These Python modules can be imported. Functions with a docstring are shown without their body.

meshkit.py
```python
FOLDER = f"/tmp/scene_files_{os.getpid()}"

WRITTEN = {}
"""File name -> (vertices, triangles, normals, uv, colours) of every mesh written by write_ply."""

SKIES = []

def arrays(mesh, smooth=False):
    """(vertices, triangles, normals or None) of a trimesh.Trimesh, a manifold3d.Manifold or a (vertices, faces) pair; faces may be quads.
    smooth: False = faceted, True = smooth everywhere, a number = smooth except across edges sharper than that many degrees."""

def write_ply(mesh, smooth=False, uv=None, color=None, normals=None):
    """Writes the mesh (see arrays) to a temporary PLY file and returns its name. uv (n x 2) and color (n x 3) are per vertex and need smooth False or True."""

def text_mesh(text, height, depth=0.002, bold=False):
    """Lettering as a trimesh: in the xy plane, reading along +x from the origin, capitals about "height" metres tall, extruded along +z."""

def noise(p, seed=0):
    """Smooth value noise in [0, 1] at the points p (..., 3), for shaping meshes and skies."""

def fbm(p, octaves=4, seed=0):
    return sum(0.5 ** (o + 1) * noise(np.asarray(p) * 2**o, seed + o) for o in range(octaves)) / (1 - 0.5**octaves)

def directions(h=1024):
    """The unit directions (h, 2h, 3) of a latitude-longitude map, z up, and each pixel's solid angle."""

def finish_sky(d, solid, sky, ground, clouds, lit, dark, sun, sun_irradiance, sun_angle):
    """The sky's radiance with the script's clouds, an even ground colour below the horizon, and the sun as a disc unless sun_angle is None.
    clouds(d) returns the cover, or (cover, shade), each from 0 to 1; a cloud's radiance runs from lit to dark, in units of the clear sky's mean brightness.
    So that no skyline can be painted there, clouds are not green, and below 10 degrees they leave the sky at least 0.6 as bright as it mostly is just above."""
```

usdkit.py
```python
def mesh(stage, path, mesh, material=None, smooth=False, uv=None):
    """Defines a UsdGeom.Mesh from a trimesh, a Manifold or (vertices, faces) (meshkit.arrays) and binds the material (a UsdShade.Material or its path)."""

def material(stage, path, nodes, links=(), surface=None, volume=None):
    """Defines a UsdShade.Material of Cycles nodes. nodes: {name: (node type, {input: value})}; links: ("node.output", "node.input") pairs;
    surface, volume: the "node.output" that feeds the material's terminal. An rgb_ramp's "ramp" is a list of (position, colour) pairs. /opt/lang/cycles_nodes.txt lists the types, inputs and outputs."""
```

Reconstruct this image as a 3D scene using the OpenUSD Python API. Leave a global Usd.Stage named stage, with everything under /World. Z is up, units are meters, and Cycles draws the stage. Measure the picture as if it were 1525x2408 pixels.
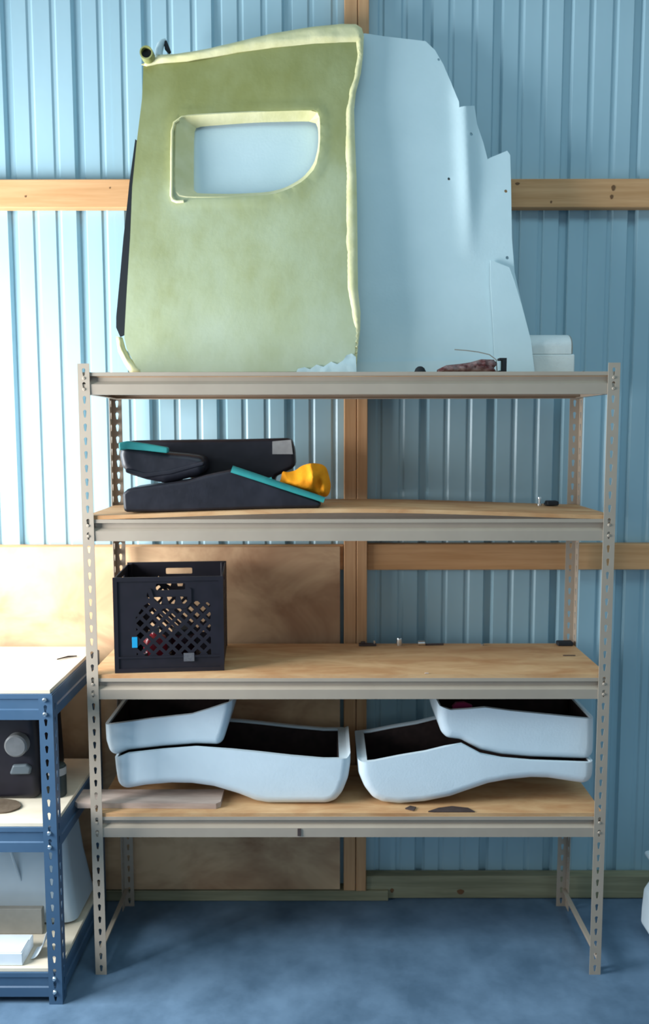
import math
import numpy as np, trimesh, shapely, usdkit, meshkit
import manifold3d as m3
from scipy.spatial import Delaunay
from shapely.geometry import Polygon, LineString, Point, box
from shapely import affinity
from shapely.ops import unary_union
from pxr import Usd, UsdGeom, UsdLux, Gf, Sdf, UsdShade

stage = Usd.Stage.CreateInMemory()
UsdGeom.SetStageUpAxis(stage, UsdGeom.Tokens.z)
UsdGeom.SetStageMetersPerUnit(stage, 1.0)
UsdGeom.Xform.Define(stage, '/World')

# ------------------------------------------------------------------ camera
FPX, PITCH, YAW, ROLL = 1950.0, .0978, -.0022, -.0015
CAM = np.array([.6877, -2.3202, 1.6104])
fw = np.array([math.sin(YAW) * math.cos(PITCH), math.cos(YAW) * math.cos(PITCH), -math.sin(PITCH)])
r0 = np.array([math.cos(YAW), -math.sin(YAW), 0.])
u0 = np.cross(r0, fw)
RT = math.cos(ROLL) * r0 + math.sin(ROLL) * u0
UP = -math.sin(ROLL) * r0 + math.cos(ROLL) * u0
cam = UsdGeom.Camera.Define(stage, '/World/camera')
m = Gf.Matrix4d(*RT, 0, *UP, 0, *(-fw), 0, *CAM, 1)
cam.AddTransformOp().Set(m)
cam.CreateHorizontalApertureAttr(36.0)
cam.CreateVerticalApertureAttr(36.0 * 2408 / 1525)
cam.CreateFocalLengthAttr(36.0 * FPX / 1525)
cam.CreateClippingRangeAttr(Gf.Vec2f(.05, 200))
cam.CreateExposureAttr(0.12)
cam.CreateFStopAttr(7.0)          # the phone focused a little short: everything is slightly soft
cam.CreateFocusDistanceAttr(1.7)

# ------------------------------------------------------------------ light: overcast sky through the open bay behind the camera, daylight through the left window
sky = UsdLux.DomeLight.Define(stage, '/World/sky')
sky.CreateIntensityAttr(.20)
sky.CreateColorAttr(Gf.Vec3f(.76, .91, 1.0))
win = UsdLux.RectLight.Define(stage, '/World/window_daylight')
win.CreateWidthAttr(1.25)
win.CreateHeightAttr(1.25)
win.CreateIntensityAttr(29.0)
win.CreateColorAttr(Gf.Vec3f(.92, .97, 1.0))
WX, WY, WZ = -1.36, -.46, 1.50
win.AddTransformOp().Set(Gf.Matrix4d(0, -1, 0, 0, 0, 0, 1, 0, -1, 0, 0, 0, WX, WY, WZ, 1))

roof = UsdLux.RectLight.Define(stage, '/World/added_roof_light')   # unseen skylight, added to give more light from above
SX0, SX1, SY0, SY1, ZC = -.2, 3.4, -2.2, -1.0, 3.75
roof.CreateWidthAttr(SX1 - SX0 - .1)
roof.CreateHeightAttr(SY1 - SY0 - .1)
roof.CreateIntensityAttr(2.3)
roof.CreateColorAttr(Gf.Vec3f(.56, .89, 1.0))
roof.AddTranslateOp().Set(Gf.Vec3d((SX0 + SX1) / 2, (SY0 + SY1) / 2, ZC + .02))


# ------------------------------------------------------------------ helpers
def ray(x, y):
    return fw + RT * (x - 762.5) / FPX - UP * (y - 1204) / FPX


def at(x, y, Y):
    d = ray(x, y)
    return CAM + d * (Y - CAM[1]) / d[1]


class Plane:
    """a lean: y = y0 at height z0, y1 at height z1"""

    def __init__(s, y0, z0=0., y1=None, z1=1.):
        y1 = y0 if y1 is None else y1
        s.k = (y1 - y0) / (z1 - z0)
        s.b = y0 - s.k * z0

    def y(s, z):
        return s.b + s.k * np.asarray(z)

    def at(s, x, y):
        d = ray(x, y)
        t = (s.b + s.k * CAM[2] - CAM[1]) / (d[1] - s.k * d[2])
        return CAM + d * t

    def xz(s, pts):
        return [tuple(s.at(*p)[[0, 2]]) for p in pts]


used, base_of = {}, {}
MATS = {}


def numbered(path):
    n = used.get(path, 0)
    used[path] = n + 1
    return path if n == 0 else f'{path}_{n:03d}'


def mat(name, c, c2=None, scale=(8, 8, 8), detail=4, lo=.35, hi=.65, rough=.6, spec=.4, metal=0., bump=0., bscale=60., bstretch=(1, 1, 1), trans=0., distort=0., coat=0., c3=None):
    if name in MATS:
        return MATS[name]
    nodes = {'p': ('principled_bsdf', {'roughness': rough, 'specular_ior_level': spec, 'metallic': metal, 'coat_weight': coat, 'transmission_weight': trans, 'base_color': c}),
             'g': ('geometry', {})}
    links = []
    if c2 is not None:
        ramp = [(lo, c), (hi, c2)] if c3 is None else [(lo, c), ((lo + hi) / 2, c2), (hi, c3)]
        nodes |= {'m': ('mapping', {'scale': scale}), 'n': ('noise_texture', {'scale': 1.0, 'detail': float(detail), 'roughness': .6, 'distortion': distort}), 'r': ('rgb_ramp', {'ramp': ramp})}
        links += [('g.position', 'm.vector'), ('m.vector', 'n.vector'), ('n.fac', 'r.fac'), ('r.color', 'p.base_color')]
    if bump:
        nodes |= {'bm': ('mapping', {'scale': bstretch}), 'bn': ('noise_texture', {'scale': bscale, 'detail': 3.0}), 'b': ('bump', {'strength': 1.0, 'distance': bump})}
        links += [('g.position', 'bm.vector'), ('bm.vector', 'bn.vector'), ('bn.fac', 'b.height'), ('b.normal', 'p.normal')]
    MATS[name] = usdkit.material(stage, f'/World/Looks/{name}', nodes, links, surface='p.BSDF')
    return MATS[name]


def tag(prim, label=None, cat=None, group=None, kind=None):
    for k, v in (('label', label), ('category', cat), ('group', group), ('kind', kind)):
        if v:
            prim.SetCustomDataByKey(k, v)
    return prim


def thing(name, label, cat, base, group=None, kind=None):
    path = numbered('/World/' + name)
    x = UsdGeom.Xform.Define(stage, path)
    x.AddTranslateOp().Set(Gf.Vec3d(*map(float, base)))
    base_of[path] = np.asarray(base, float)
    return tag(x.GetPrim(), label, cat, group, kind)


def arr(mesh):
    if hasattr(mesh, 'to_mesh'):
        q = mesh.to_mesh()
        return np.array(q.vert_properties[:, :3], float), np.array(q.tri_verts)
    if isinstance(mesh, tuple):
        return np.asarray(mesh[0], float), np.asarray(mesh[1])
    return np.array(mesh.vertices), np.array(mesh.faces)


def part(name, mesh, material, parent, smooth=35, label=None, kind=None):
    """mesh in world coordinates"""
    pp = str(parent.GetPath()) if not isinstance(parent, str) else parent
    path = numbered(pp + '/' + name)
    base = base_of.get(pp, np.zeros(3))
    base_of[path] = base
    v, f = arr(mesh)
    g = usdkit.mesh(stage, path, trimesh.Trimesh(v - base, f, process=False), material, smooth=smooth)
    return tag(g.GetPrim(), label, None, None, kind)


def single(name, mesh, material, label, cat, smooth=35, group=None, kind=None):
    path = numbered('/World/' + name)
    base_of[path] = np.zeros(3)
    v, f = arr(mesh)
    lo, hi = v.min(0), v.max(0)
    b = np.array([(lo[0] + hi[0]) / 2, (lo[1] + hi[1]) / 2, lo[2]])
    g = usdkit.mesh(stage, path, trimesh.Trimesh(v - b, f, process=False), material, smooth=smooth)
    g.AddTranslateOp().Set(Gf.Vec3d(*map(float, b)))
    base_of[path] = b
    return tag(g.GetPrim(), label, cat, group, kind)


def cat_(*ms):
    out, n, fs = [], 0, []
    for q in ms:
        v, f = arr(q)
        out.append(v)
        fs.append(f + n)
        n += len(v)
    return np.vstack(out), np.vstack(fs)


def bx(x0, x1, y0, y1, z0, z1, c=.0):
    """box; with c the edges are chamfered"""
    if c <= 0:
        b = trimesh.creation.box([x1 - x0, y1 - y0, z1 - z0])
        b.apply_translation([(x0 + x1) / 2, (y0 + y1) / 2, (z0 + z1) / 2])
        return b
    p = []
    for X, sx in ((x0, 1), (x1, -1)):
        for Y, sy in ((y0, 1), (y1, -1)):
            for Z, sz in ((z0, 1), (z1, -1)):
                p += [(X + sx * c, Y + sy * c, Z), (X + sx * c, Y, Z + sz * c), (X, Y + sy * c, Z + sz * c)]
    return trimesh.convex.convex_hull(np.array(p))


def geoms(g):
    return [q for q in getattr(g, 'geoms', [g]) if q.geom_type == 'Polygon' and q.area > 1e-9]


def ext(poly, h):
    return trimesh.util.concatenate([trimesh.creation.extrude_polygon(q, h, engine='earcut') for q in geoms(poly)])


def ext_xz(poly, y0, y1):
    """polygon in (x, z) extruded from y0 to y1"""
    q = ext(poly, y1 - y0)
    v = q.vertices
    q.vertices = np.c_[v[:, 0], y1 - v[:, 2], v[:, 1]]
    q.fix_normals() if not q.is_winding_consistent else None
    return q


def ext_yz(poly, x0, x1):
    q = ext(poly, x1 - x0)
    v = q.vertices
    q.vertices = np.c_[x0 + v[:, 2], v[:, 0], v[:, 1]]
    return q


def smooth_poly(pts, r=.0, closed=True, n=3):
    """Chaikin corner cutting"""
    p = np.asarray(pts, float)
    for _ in range(n):
        q = np.roll(p, -1, 0)
        p = np.stack([.8 * p + .2 * q, .2 * p + .8 * q], 1).reshape(-1, 2)
    return p


def sheet(poly, plane, thick, res=.02, disp=None):
    """thin shell over a polygon in (x, z), on the leaning plane, moved in y by disp(x, z, d) where d = distance to the outline"""
    poly = poly.buffer(0)
    bnd = []
    for ring in [poly.exterior, *poly.interiors]:
        L = ring.length
        n = max(8, int(L / (res * .6)))
        bnd += [ring.interpolate(t * L / n).coords[0] for t in range(n)]
        bnd += list(ring.coords)[:-1]
    bnd = np.array(bnd)
    x0, z0, x1, z1 = poly.bounds
    gx, gz = np.meshgrid(np.arange(x0, x1, res), np.arange(z0, z1, res))
    g = np.c_[gx.ravel() + (np.round(gz.ravel() / res) % 2) * res * .5, gz.ravel()]
    gp = shapely.points(g)
    keep = shapely.contains(poly, gp) & (shapely.distance(poly.boundary, gp) > res * .35)
    p = np.unique(np.round(np.vstack([bnd, g[keep]]), 6), axis=0)
    tri = Delaunay(p).simplices
    c = p[tri].mean(1)
    a = np.cross(p[tri[:, 1]] - p[tri[:, 0]], p[tri[:, 2]] - p[tri[:, 0]])
    ok = shapely.contains(poly.buffer(1e-5), shapely.points(c)) & (np.abs(a) > 1e-10)
    tri, a = tri[ok], a[ok]
    tri[a < 0] = tri[a < 0][:, ::-1]
    d = shapely.distance(poly.boundary, shapely.points(p))
    y = plane.y(p[:, 1]) + (0 if disp is None else disp(p[:, 0], p[:, 1], d))
    n = len(p)
    v = np.vstack([np.c_[p[:, 0], y, p[:, 1]], np.c_[p[:, 0], y + thick, p[:, 1]]])
    e = np.vstack([tri[:, [0, 1]], tri[:, [1, 2]], tri[:, [2, 0]]])
    key = {tuple(x) for x in e.tolist()}
    be = np.array([x for x in e.tolist() if (x[1], x[0]) not in key])
    side = np.vstack([np.c_[be[:, 1], be[:, 0], be[:, 0] + n], np.c_[be[:, 1], be[:, 0] + n, be[:, 1] + n]])
    return v, np.vstack([tri, tri[:, ::-1] + n, side])


def offset_ring(p, dist):
    """move the closed ring inwards by dist along vertex normals (ring counter-clockwise)"""
    t = np.roll(p, -1, 0) - np.roll(p, 1, 0)
    t /= np.maximum(np.linalg.norm(t, axis=1, keepdims=True), 1e-9)
    return p + np.c_[-t[:, 1], t[:, 0]] * np.reshape(dist, (-1, 1))


def resample(pts, n):
    r = Polygon(pts).buffer(0)
    r = shapely.geometry.polygon.orient(r, 1).exterior
    return np.array([r.interpolate(k * r.length / n).coords[0] for k in range(n)])


def loft(rings):
    """rings: list of (n,3) closed rings -> capped solid; winding repaired"""
    n = len(rings[0])
    v = np.vstack(rings)
    f = []
    i = np.arange(n)
    j = (i + 1) % n
    for k in range(len(rings) - 1):
        a, b = k * n, (k + 1) * n
        f += [np.c_[a + i, a + j, b + j], np.c_[a + i, b + j, b + i]]
    for ring, off, flip in ((rings[0], 0, True), (rings[-1], (len(rings) - 1) * n, False)):
        c = ring[:, [0, 2]]
        tt = m3.triangulate([c if Polygon(c).exterior.is_ccw else c])
        tt = np.array(tt)
        f.append((tt[:, ::-1] if flip else tt) + off)
    q = trimesh.Trimesh(v, np.vstack(f), process=False)
    trimesh.repair.fix_normals(q)
    return q


def pillow(pts, y0, y1, r, n=160, prof=5, rb=None, skew=0., bow=0.):
    """solid from an (x, z) outline between y0 and y1 with rounded front (r) and back (rb) edges; skew lifts the outline with depth"""
    rb = r if rb is None else rb
    g = Polygon(pts).buffer(0)
    for e in (-1.04, 1.04):
        h = geoms(g.buffer(e * max(r, rb), 8).buffer(-e * max(r, rb), 8))
        h = max(h, key=lambda w: w.area) if h else g
        g = h if h.area > .6 * g.area else g
    p = resample(list(g.exterior.coords)[:-1], n)
    rings = []
    for k in range(prof + 1):
        a = k / prof * math.pi / 2
        q = offset_ring(p, r * (1 - math.sin(a)))
        rings.append((y0 + r * (1 - math.cos(a)), q))
    for k in range(prof + 1):
        a = (1 - k / prof) * math.pi / 2
        q = offset_ring(p, rb * (1 - math.sin(a)))
        rings.append((y1 - rb * (1 - math.cos(a)), q))
    return loft([np.c_[q[:, 0], np.full(n, y), q[:, 1] + skew * (y - y0)] for y, q in rings])


def mani(t):
    v, f = arr(t)
    t = trimesh.Trimesh(v, f, process=True)
    return m3.Manifold(m3.Mesh(np.asarray(t.vertices, np.float32), np.asarray(t.faces, np.uint32)))


def tube(path, r, sides=12):
    path = np.asarray(path, float)
    n = len(path)
    rr = np.broadcast_to(r, n)
    T = np.gradient(path, axis=0)
    T /= np.linalg.norm(T, axis=1, keepdims=True)
    up = np.array([0, 0, 1.]) if abs(T[0][2]) < .9 else np.array([1., 0, 0])
    v = []
    for k in range(n):
        a = np.cross(T[k], up)
        a /= np.linalg.norm(a)
        b = np.cross(a, T[k])
        th = np.linspace(0, 2 * math.pi, sides, endpoint=False)
        v.append(path[k] + rr[k] * (np.cos(th)[:, None] * a + np.sin(th)[:, None] * b))
    f = []
    i = np.arange(sides)
    j = (i + 1) % sides
    for k in range(n - 1):
        f += [np.c_[k * sides + i, k * sides + j, (k + 1) * sides + j], np.c_[k * sides + i, (k + 1) * sides + j, (k + 1) * sides + i]]
    v = np.vstack(v + [path[:1], path[-1:]])
    c0, c1 = n * sides, n * sides + 1
    f += [np.c_[np.full(sides, c0), j, i], np.c_[np.full(sides, c1), (n - 1) * sides + i, (n - 1) * sides + j]]
    q = trimesh.Trimesh(v, np.vstack(f), process=False)
    trimesh.repair.fix_normals(q)
    return q


def lathe(prof, c, axis='z', sides=28):
    """profile (radius, height) turned about an axis through c"""
    q = trimesh.creation.revolve(np.asarray(prof, float), sections=sides)
    v = q.vertices
    if axis == 'y':
        q.vertices = np.c_[v[:, 0], v[:, 2], -v[:, 1]]
    if axis == 'x':
        q.vertices = np.c_[v[:, 2], v[:, 1], -v[:, 0]]
    q.apply_translation(c)
    return q


# ------------------------------------------------------------------ materials
STEEL = mat('liner_steel', (.32, .49, .565), (.36, .53, .605), scale=(3, 3, .7), rough=.36, spec=.55, bump=.0003, bscale=40)
PINE = mat('pine', (.52, .27, .115), (.64, .36, .175), scale=(2.5, 40, 55), detail=5, rough=.65, spec=.25, bump=.0004, bscale=1, bstretch=(8, 150, 150))
PINEV = mat('pine_post', (.50, .265, .125), (.61, .35, .18), scale=(55, 40, 2.5), detail=5, rough=.65, spec=.25)
KNOT = mat('knot', (.17, .085, .04), rough=.7, spec=.2)
PLY = mat('plywood', (.35, .19, .105), (.68, .455, .27), scale=(3.2, 3, 4.6), detail=5, lo=.33, hi=.62, rough=.7, spec=.2, distort=.6)
TREATED = mat('treated_sill', (.22, .21, .13), (.33, .31, .20), scale=(3, 30, 45), rough=.8, spec=.2)
FLOORM = mat('concrete', (.075, .135, .21), (.145, .235, .345), scale=(5, 5, 5), detail=7, lo=.36, hi=.66, rough=.62, spec=.35, bump=.0006, bscale=30)
ROOF = mat('roof_steel', (.42, .48, .52), (.46, .52, .56), scale=(2, 2, 2), rough=.5)
BEIGE = mat('beige_enamel', (.39, .318, .25), (.425, .35, .275), scale=(6, 6, 6), rough=.45, spec=.45)
BOARD = mat('particle_board', (.50, .245, .105), (.69, .44, .23), scale=(5, 16, 16), detail=6, lo=.32, hi=.66, rough=.7, spec=.25, distort=.5)
BLUE = mat('blue_enamel', (.045, .10, .18), (.06, .12, .205), scale=(6, 6, 6), rough=.42, spec=.5)
TOPBRD = mat('workbench_board', (.70, .60, .46), (.78, .69, .55), scale=(6, 14, 14), rough=.7, spec=.25)
ZINC = mat('zinc', (.75, .78, .80), rough=.25, metal=1.)
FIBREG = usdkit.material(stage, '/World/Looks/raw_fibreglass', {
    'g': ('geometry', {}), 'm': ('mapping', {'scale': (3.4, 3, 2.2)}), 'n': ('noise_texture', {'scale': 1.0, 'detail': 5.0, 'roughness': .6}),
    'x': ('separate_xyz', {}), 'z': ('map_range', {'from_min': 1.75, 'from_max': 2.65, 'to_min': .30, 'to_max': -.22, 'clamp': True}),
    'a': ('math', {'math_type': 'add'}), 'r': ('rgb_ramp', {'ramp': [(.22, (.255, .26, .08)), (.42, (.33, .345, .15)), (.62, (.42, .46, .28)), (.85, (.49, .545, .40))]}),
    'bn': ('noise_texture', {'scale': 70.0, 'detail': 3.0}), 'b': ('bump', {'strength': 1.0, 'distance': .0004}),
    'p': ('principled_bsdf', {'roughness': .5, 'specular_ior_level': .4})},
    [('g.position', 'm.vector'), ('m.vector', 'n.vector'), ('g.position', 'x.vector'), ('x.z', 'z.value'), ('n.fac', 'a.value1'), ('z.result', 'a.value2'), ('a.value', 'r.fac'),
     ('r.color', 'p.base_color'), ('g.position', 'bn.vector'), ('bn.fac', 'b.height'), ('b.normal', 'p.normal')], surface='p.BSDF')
FIBREY = mat('fibreglass_edge', (.65, .61, .31), (.76, .71, .43), scale=(10, 10, 10), rough=.5, spec=.4, bump=.001, bscale=60)
GELCOAT = mat('white_gelcoat', (.53, .68, .72), (.58, .725, .765), scale=(4, 4, 4), detail=5, rough=.45, spec=.4, bump=.0003, bscale=120)
GELBR = mat('fender_gelcoat', (.66, .76, .82), (.71, .81, .87), scale=(6, 6, 6), rough=.42, spec=.4, bump=.0003, bscale=150)
DARKIN = mat('dark_inside', (.022, .014, .014), (.04, .024, .022), scale=(30, 30, 30), rough=.75, spec=.25)  # near-black brown for the inner faces of the fenders
BLACKV = mat('black_vinyl', (.009, .009, .015), (.017, .017, .026), scale=(14, 14, 14), rough=.42, spec=.45, bump=.0012, bscale=25)
BLACKP = mat('black_plastic', (.007, .006, .011), (.011, .009, .016), scale=(20, 20, 20), rough=.5, spec=.4)
RUBBER = mat('black_rubber', (.015, .018, .022), rough=.7, spec=.3)
TEAL = mat('teal_piping', (.02, .22, .22), (.03, .27, .26), scale=(20, 20, 20), rough=.55, spec=.35)
ORANGE = mat('orange_cloth', (.74, .235, .006), (.84, .33, .010), scale=(14, 14, 14), rough=.8, spec=.2, bump=.002, bscale=45)
GREYL = mat('grey_label', (.30, .30, .30), (.36, .36, .36), scale=(40, 40, 40), rough=.6)
FOAM = mat('white_foam', (.66, .72, .72), (.72, .78, .77), scale=(20, 20, 20), rough=.85, spec=.2, bump=.001, bscale=90)
RED = mat('red_plastic', (.45, .03, .05), rough=.2, spec=.6)
CYAN = mat('blue_tape', (.01, .33, .62), rough=.5)
MAROON = mat('maroon_rag', (.10, .03, .03), (.28, .20, .19), scale=(45, 45, 70), rough=.85, spec=.2)
BROWN = mat('dark_grime', (.045, .03, .028), (.075, .05, .045), scale=(30, 30, 30), rough=.6)
BIN = mat('milky_plastic', (.52, .60, .65), (.58, .66, .71), scale=(5, 5, 5), rough=.35, spec=.5)
CARD = mat('white_carton', (.70, .77, .82), (.76, .82, .87), scale=(10, 10, 10), rough=.7, spec=.25)
KRAFT = mat('grey_board', (.26, .25, .22), (.33, .31, .27), scale=(10, 10, 10), rough=.8)
MAGENTA = mat('magenta_plastic', (.42, .03, .13), rough=.4)
SPARE = mat('weathered_plank', (.42, .31, .26), (.60, .47, .40), scale=(5, 30, 30), rough=.75, spec=.2)

# ------------------------------------------------------------------ the setting
XL, XR, YF = -1.44, 4.2, -5.2
part_root = lambda name: tag(thing(name, None, None, (0, 0, 0)), kind='structure')
fl = single('floor', bx(-30, 30, -40, .6, -.12, 0), FLOORM, None, None, kind='structure')
wb = part_root('wall_back')
PITCHX, X0 = .2225, .121
YS = .440


def rib_profile(x0, x1):
    p = [(x0, YS)]
    k0 = math.floor((x0 - X0) / PITCHX) - 1
    for k in range(k0, k0 + 40):
        c = X0 + k * PITCHX
        for cc, w, b, dpt in ((c, .018, .011, .015), (c + PITCHX / 3, .011, .005, .0045), (c + 2 * PITCHX / 3, .011, .005, .0045)):
            q = [(cc - w, YS), (cc - b, YS + dpt), (cc + b, YS + dpt), (cc + w, YS)]
            if q[0][0] > p[-1][0] and q[-1][0] < x1:
                p += q
    return p + [(x1, YS)]


xs = [X0 - .5 * PITCHX + PITCHX * 4 * k for k in range(-2, 6)]
for kk, (a, b) in enumerate(zip(xs[:-1], xs[1:])):
    pr = LineString(rib_profile(a - .004, b + .004)).buffer(.0005, cap_style='flat', join_style='mitre')
    q = ext(pr, ZC - .03)
    q.apply_translation([0, .0012 * (kk % 2), .03])
    part('steel_panel', q, STEEL, wb, smooth=20)
XP0, XPM, XP1 = .746, .786, .822
part('post_plank', bx(XP0, XPM, .388, .437, .037, ZC, .002), PINEV, wb)
part('post_plank', bx(XPM + .002, XP1, .385, .437, .037, ZC, .002), PINEV, wb)
gl = part('girt', bx(XL, XP0 - .001, .400, .4385, 2.318, 2.406, .002), PINE, wb)
gr = part('girt', bx(XP1 + .001, XR, .400, .4385, 2.316, 2.404, .002), PINE, wb)
gm = part('girt', bx(XP1 + .001, XR, .400, .4385, 1.150, 1.236, .002), PINE, wb)
part('girt', bx(XL, XP0 - .001, .405, .4385, 1.150, 1.232, .002), PINE, wb)


def knots(where, y, parent, pts, flat=.0012):
    for px, py, rx, rz in pts:
        c = at(px, py, y)
        th = np.linspace(0, 2 * math.pi, 14, endpoint=False)
        poly = Polygon(np.c_[c[0] + rx * np.cos(th) * (1 + .15 * np.sin(3 * th)), c[2] + rz * np.sin(th)])
        part('knot', ext_xz(poly, y - flat, y + .002), KNOT, parent)


knots('girt', .400, gr, [(1441, 442, .006, .009), (1437, 463, .005, .007), (1295, 475, .003, .004), (1216, 432, .007, .004)])
knots('girt', .400, gl, [(60, 462, .003, .003), (258, 442, .002, .0025)])
pl = part('plywood_panel', bx(XL, .733, .391, .4035, .040, 1.229, .001), PLY, wb)
sl = part('sill_board', bx(XP1 + .001, XR, .398, .4385, .004, .084, .002), TREATED, wb)
knots('sill', .398, sl, [(1082, 2097, .012, .009), (921, 2094, .006, .008)])
part('sole_plate', bx(XL, .899, .386, .437, .001, .037, .002), TREATED, wb)

# left gable wall with a window hole, and its window
wl = part_root('wall_left')
T = .10
zy = (WY - .66, WY + .66, WZ - .66, WZ + .66)
part('wall_panel', bx(XL - T, XL, YF, zy[0], 0, ZC), ROOF, wl)
part('wall_panel', bx(XL - T, XL, zy[1], .40, 0, ZC), ROOF, wl)
part('wall_panel', bx(XL - T, XL, zy[0], zy[1], 0, zy[2]), ROOF, wl)
part('wall_panel', bx(XL - T, XL, zy[0], zy[1], zy[3], ZC), ROOF, wl)
w1 = part_root('window_1')
fr = box(zy[0], zy[2], zy[1], zy[3]).difference(box(zy[0] + .05, zy[2] + .05, zy[1] - .05, zy[3] - .05)).union(box(WY - .012, zy[2], WY + .012, zy[3]))
part('window_frame', ext_yz(fr, XL - .07, XL - .03), CARD, w1)
wr0 = part_root('wall_right')
part('wall_panel', bx(XR, XR + T, YF, .46, 0, ZC), ROOF, wr0)
wf = part_root('wall_front')
BXO = 2.3
part('wall_panel', bx(BXO, XR + T, YF - T, YF, 0, ZC), ROOF, wf)
part('wall_panel', bx(XL - T, BXO, YF - T, YF, 3.3, ZC), ROOF, wf)
rf = part_root('ceiling')
hole_ = box(XL - T, YF - T, XR + T, .46).difference(box(SX0, SY0, SX1, SY1))
q = ext(hole_, .05)
q.apply_translation([0, 0, ZC])
part('roof_panel', q, ROOF, rf)
q = ext(box(SX0 - .03, SY0 - .03, SX1 + .03, SY1 + .03).difference(box(SX0 + .02, SY0 + .02, SX1 - .02, SY1 - .02)), .02)
q.apply_translation([0, 0, ZC - .021])
part('added_skylight_frame', q, ROOF, rf)  # frame for the added, unseen skylight

# ------------------------------------------------------------------ the beige steel shelving
W, D, ZT = 1.50, .3585, 1.796
PW, PT = .033, .0018
tear = Polygon([(-.0042, .004), (-.0048, .0075), (-.003, .0105), (0, .0118), (.003, .0105), (.0048, .0075), (.0042, .004), (.0028, -.006), (.0018, -.0095), (-.0018, -.0095), (-.0028, -.006)])


def flange(width, z1, phase=.019, pitch=.0381):
    """a perforated strip in (u, z), u from 0 to width"""
    s = box(0, .0, width, z1)
    hs = [affinity.translate(tear, width * .52, z) for z in np.arange(phase, z1 - .012, pitch)]
    return s.difference(unary_union(hs))


def angle_post(x, y, sx, sy, z1, w=PW):
    """L section, outer corner at x, y, flanges running along sx and sy"""
    fl_ = flange(w, z1)
    a = affinity.scale(fl_, sx, 1, origin=(0, 0))
    a = affinity.translate(a, x, 0)
    fa = ext_xz(a, min(y, y + sy * PT), max(y, y + sy * PT))
    b = affinity.translate(affinity.scale(fl_, sy, 1, origin=(0, 0)), y, 0)
    cut = box(y - 1 if sy > 0 else y - PT, -1, y + PT if sy > 0 else y + 1, 9)
    fb = ext_yz(b.difference(cut), min(x, x + sx * PT), max(x, x + sx * PT))
    return cat_(fa, fb)


rack = thing('shelving_unit', 'tall beige steel four-shelf boltless shelving unit with slotted posts', 'shelves', (W / 2, D / 2, 0))
for x, sx in ((0, 1), (W, -1)):
    for y, sy in ((0, 1), (D, -1)):
        part('post', angle_post(x, y, sx, sy, ZT), BEIGE, rack, smooth=False)
LEV = [1.7716, 1.361, .902, .487]
beam_path = lambda z: [(.026, z - .060), (.0035, z - .060), (.0028, z - .033), (.015, z - .024), (.015, z - .0105), (.0045, z - .0085), (.0045, z), (.010, z)]
end_path = lambda z: [(.020, z - .058), (.0035, z - .058), (.0035, z - .012), (.010, z - .012)]


def prof_poly(path):
    return LineString(path).buffer(.0008, cap_style='flat', join_style='mitre')


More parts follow.
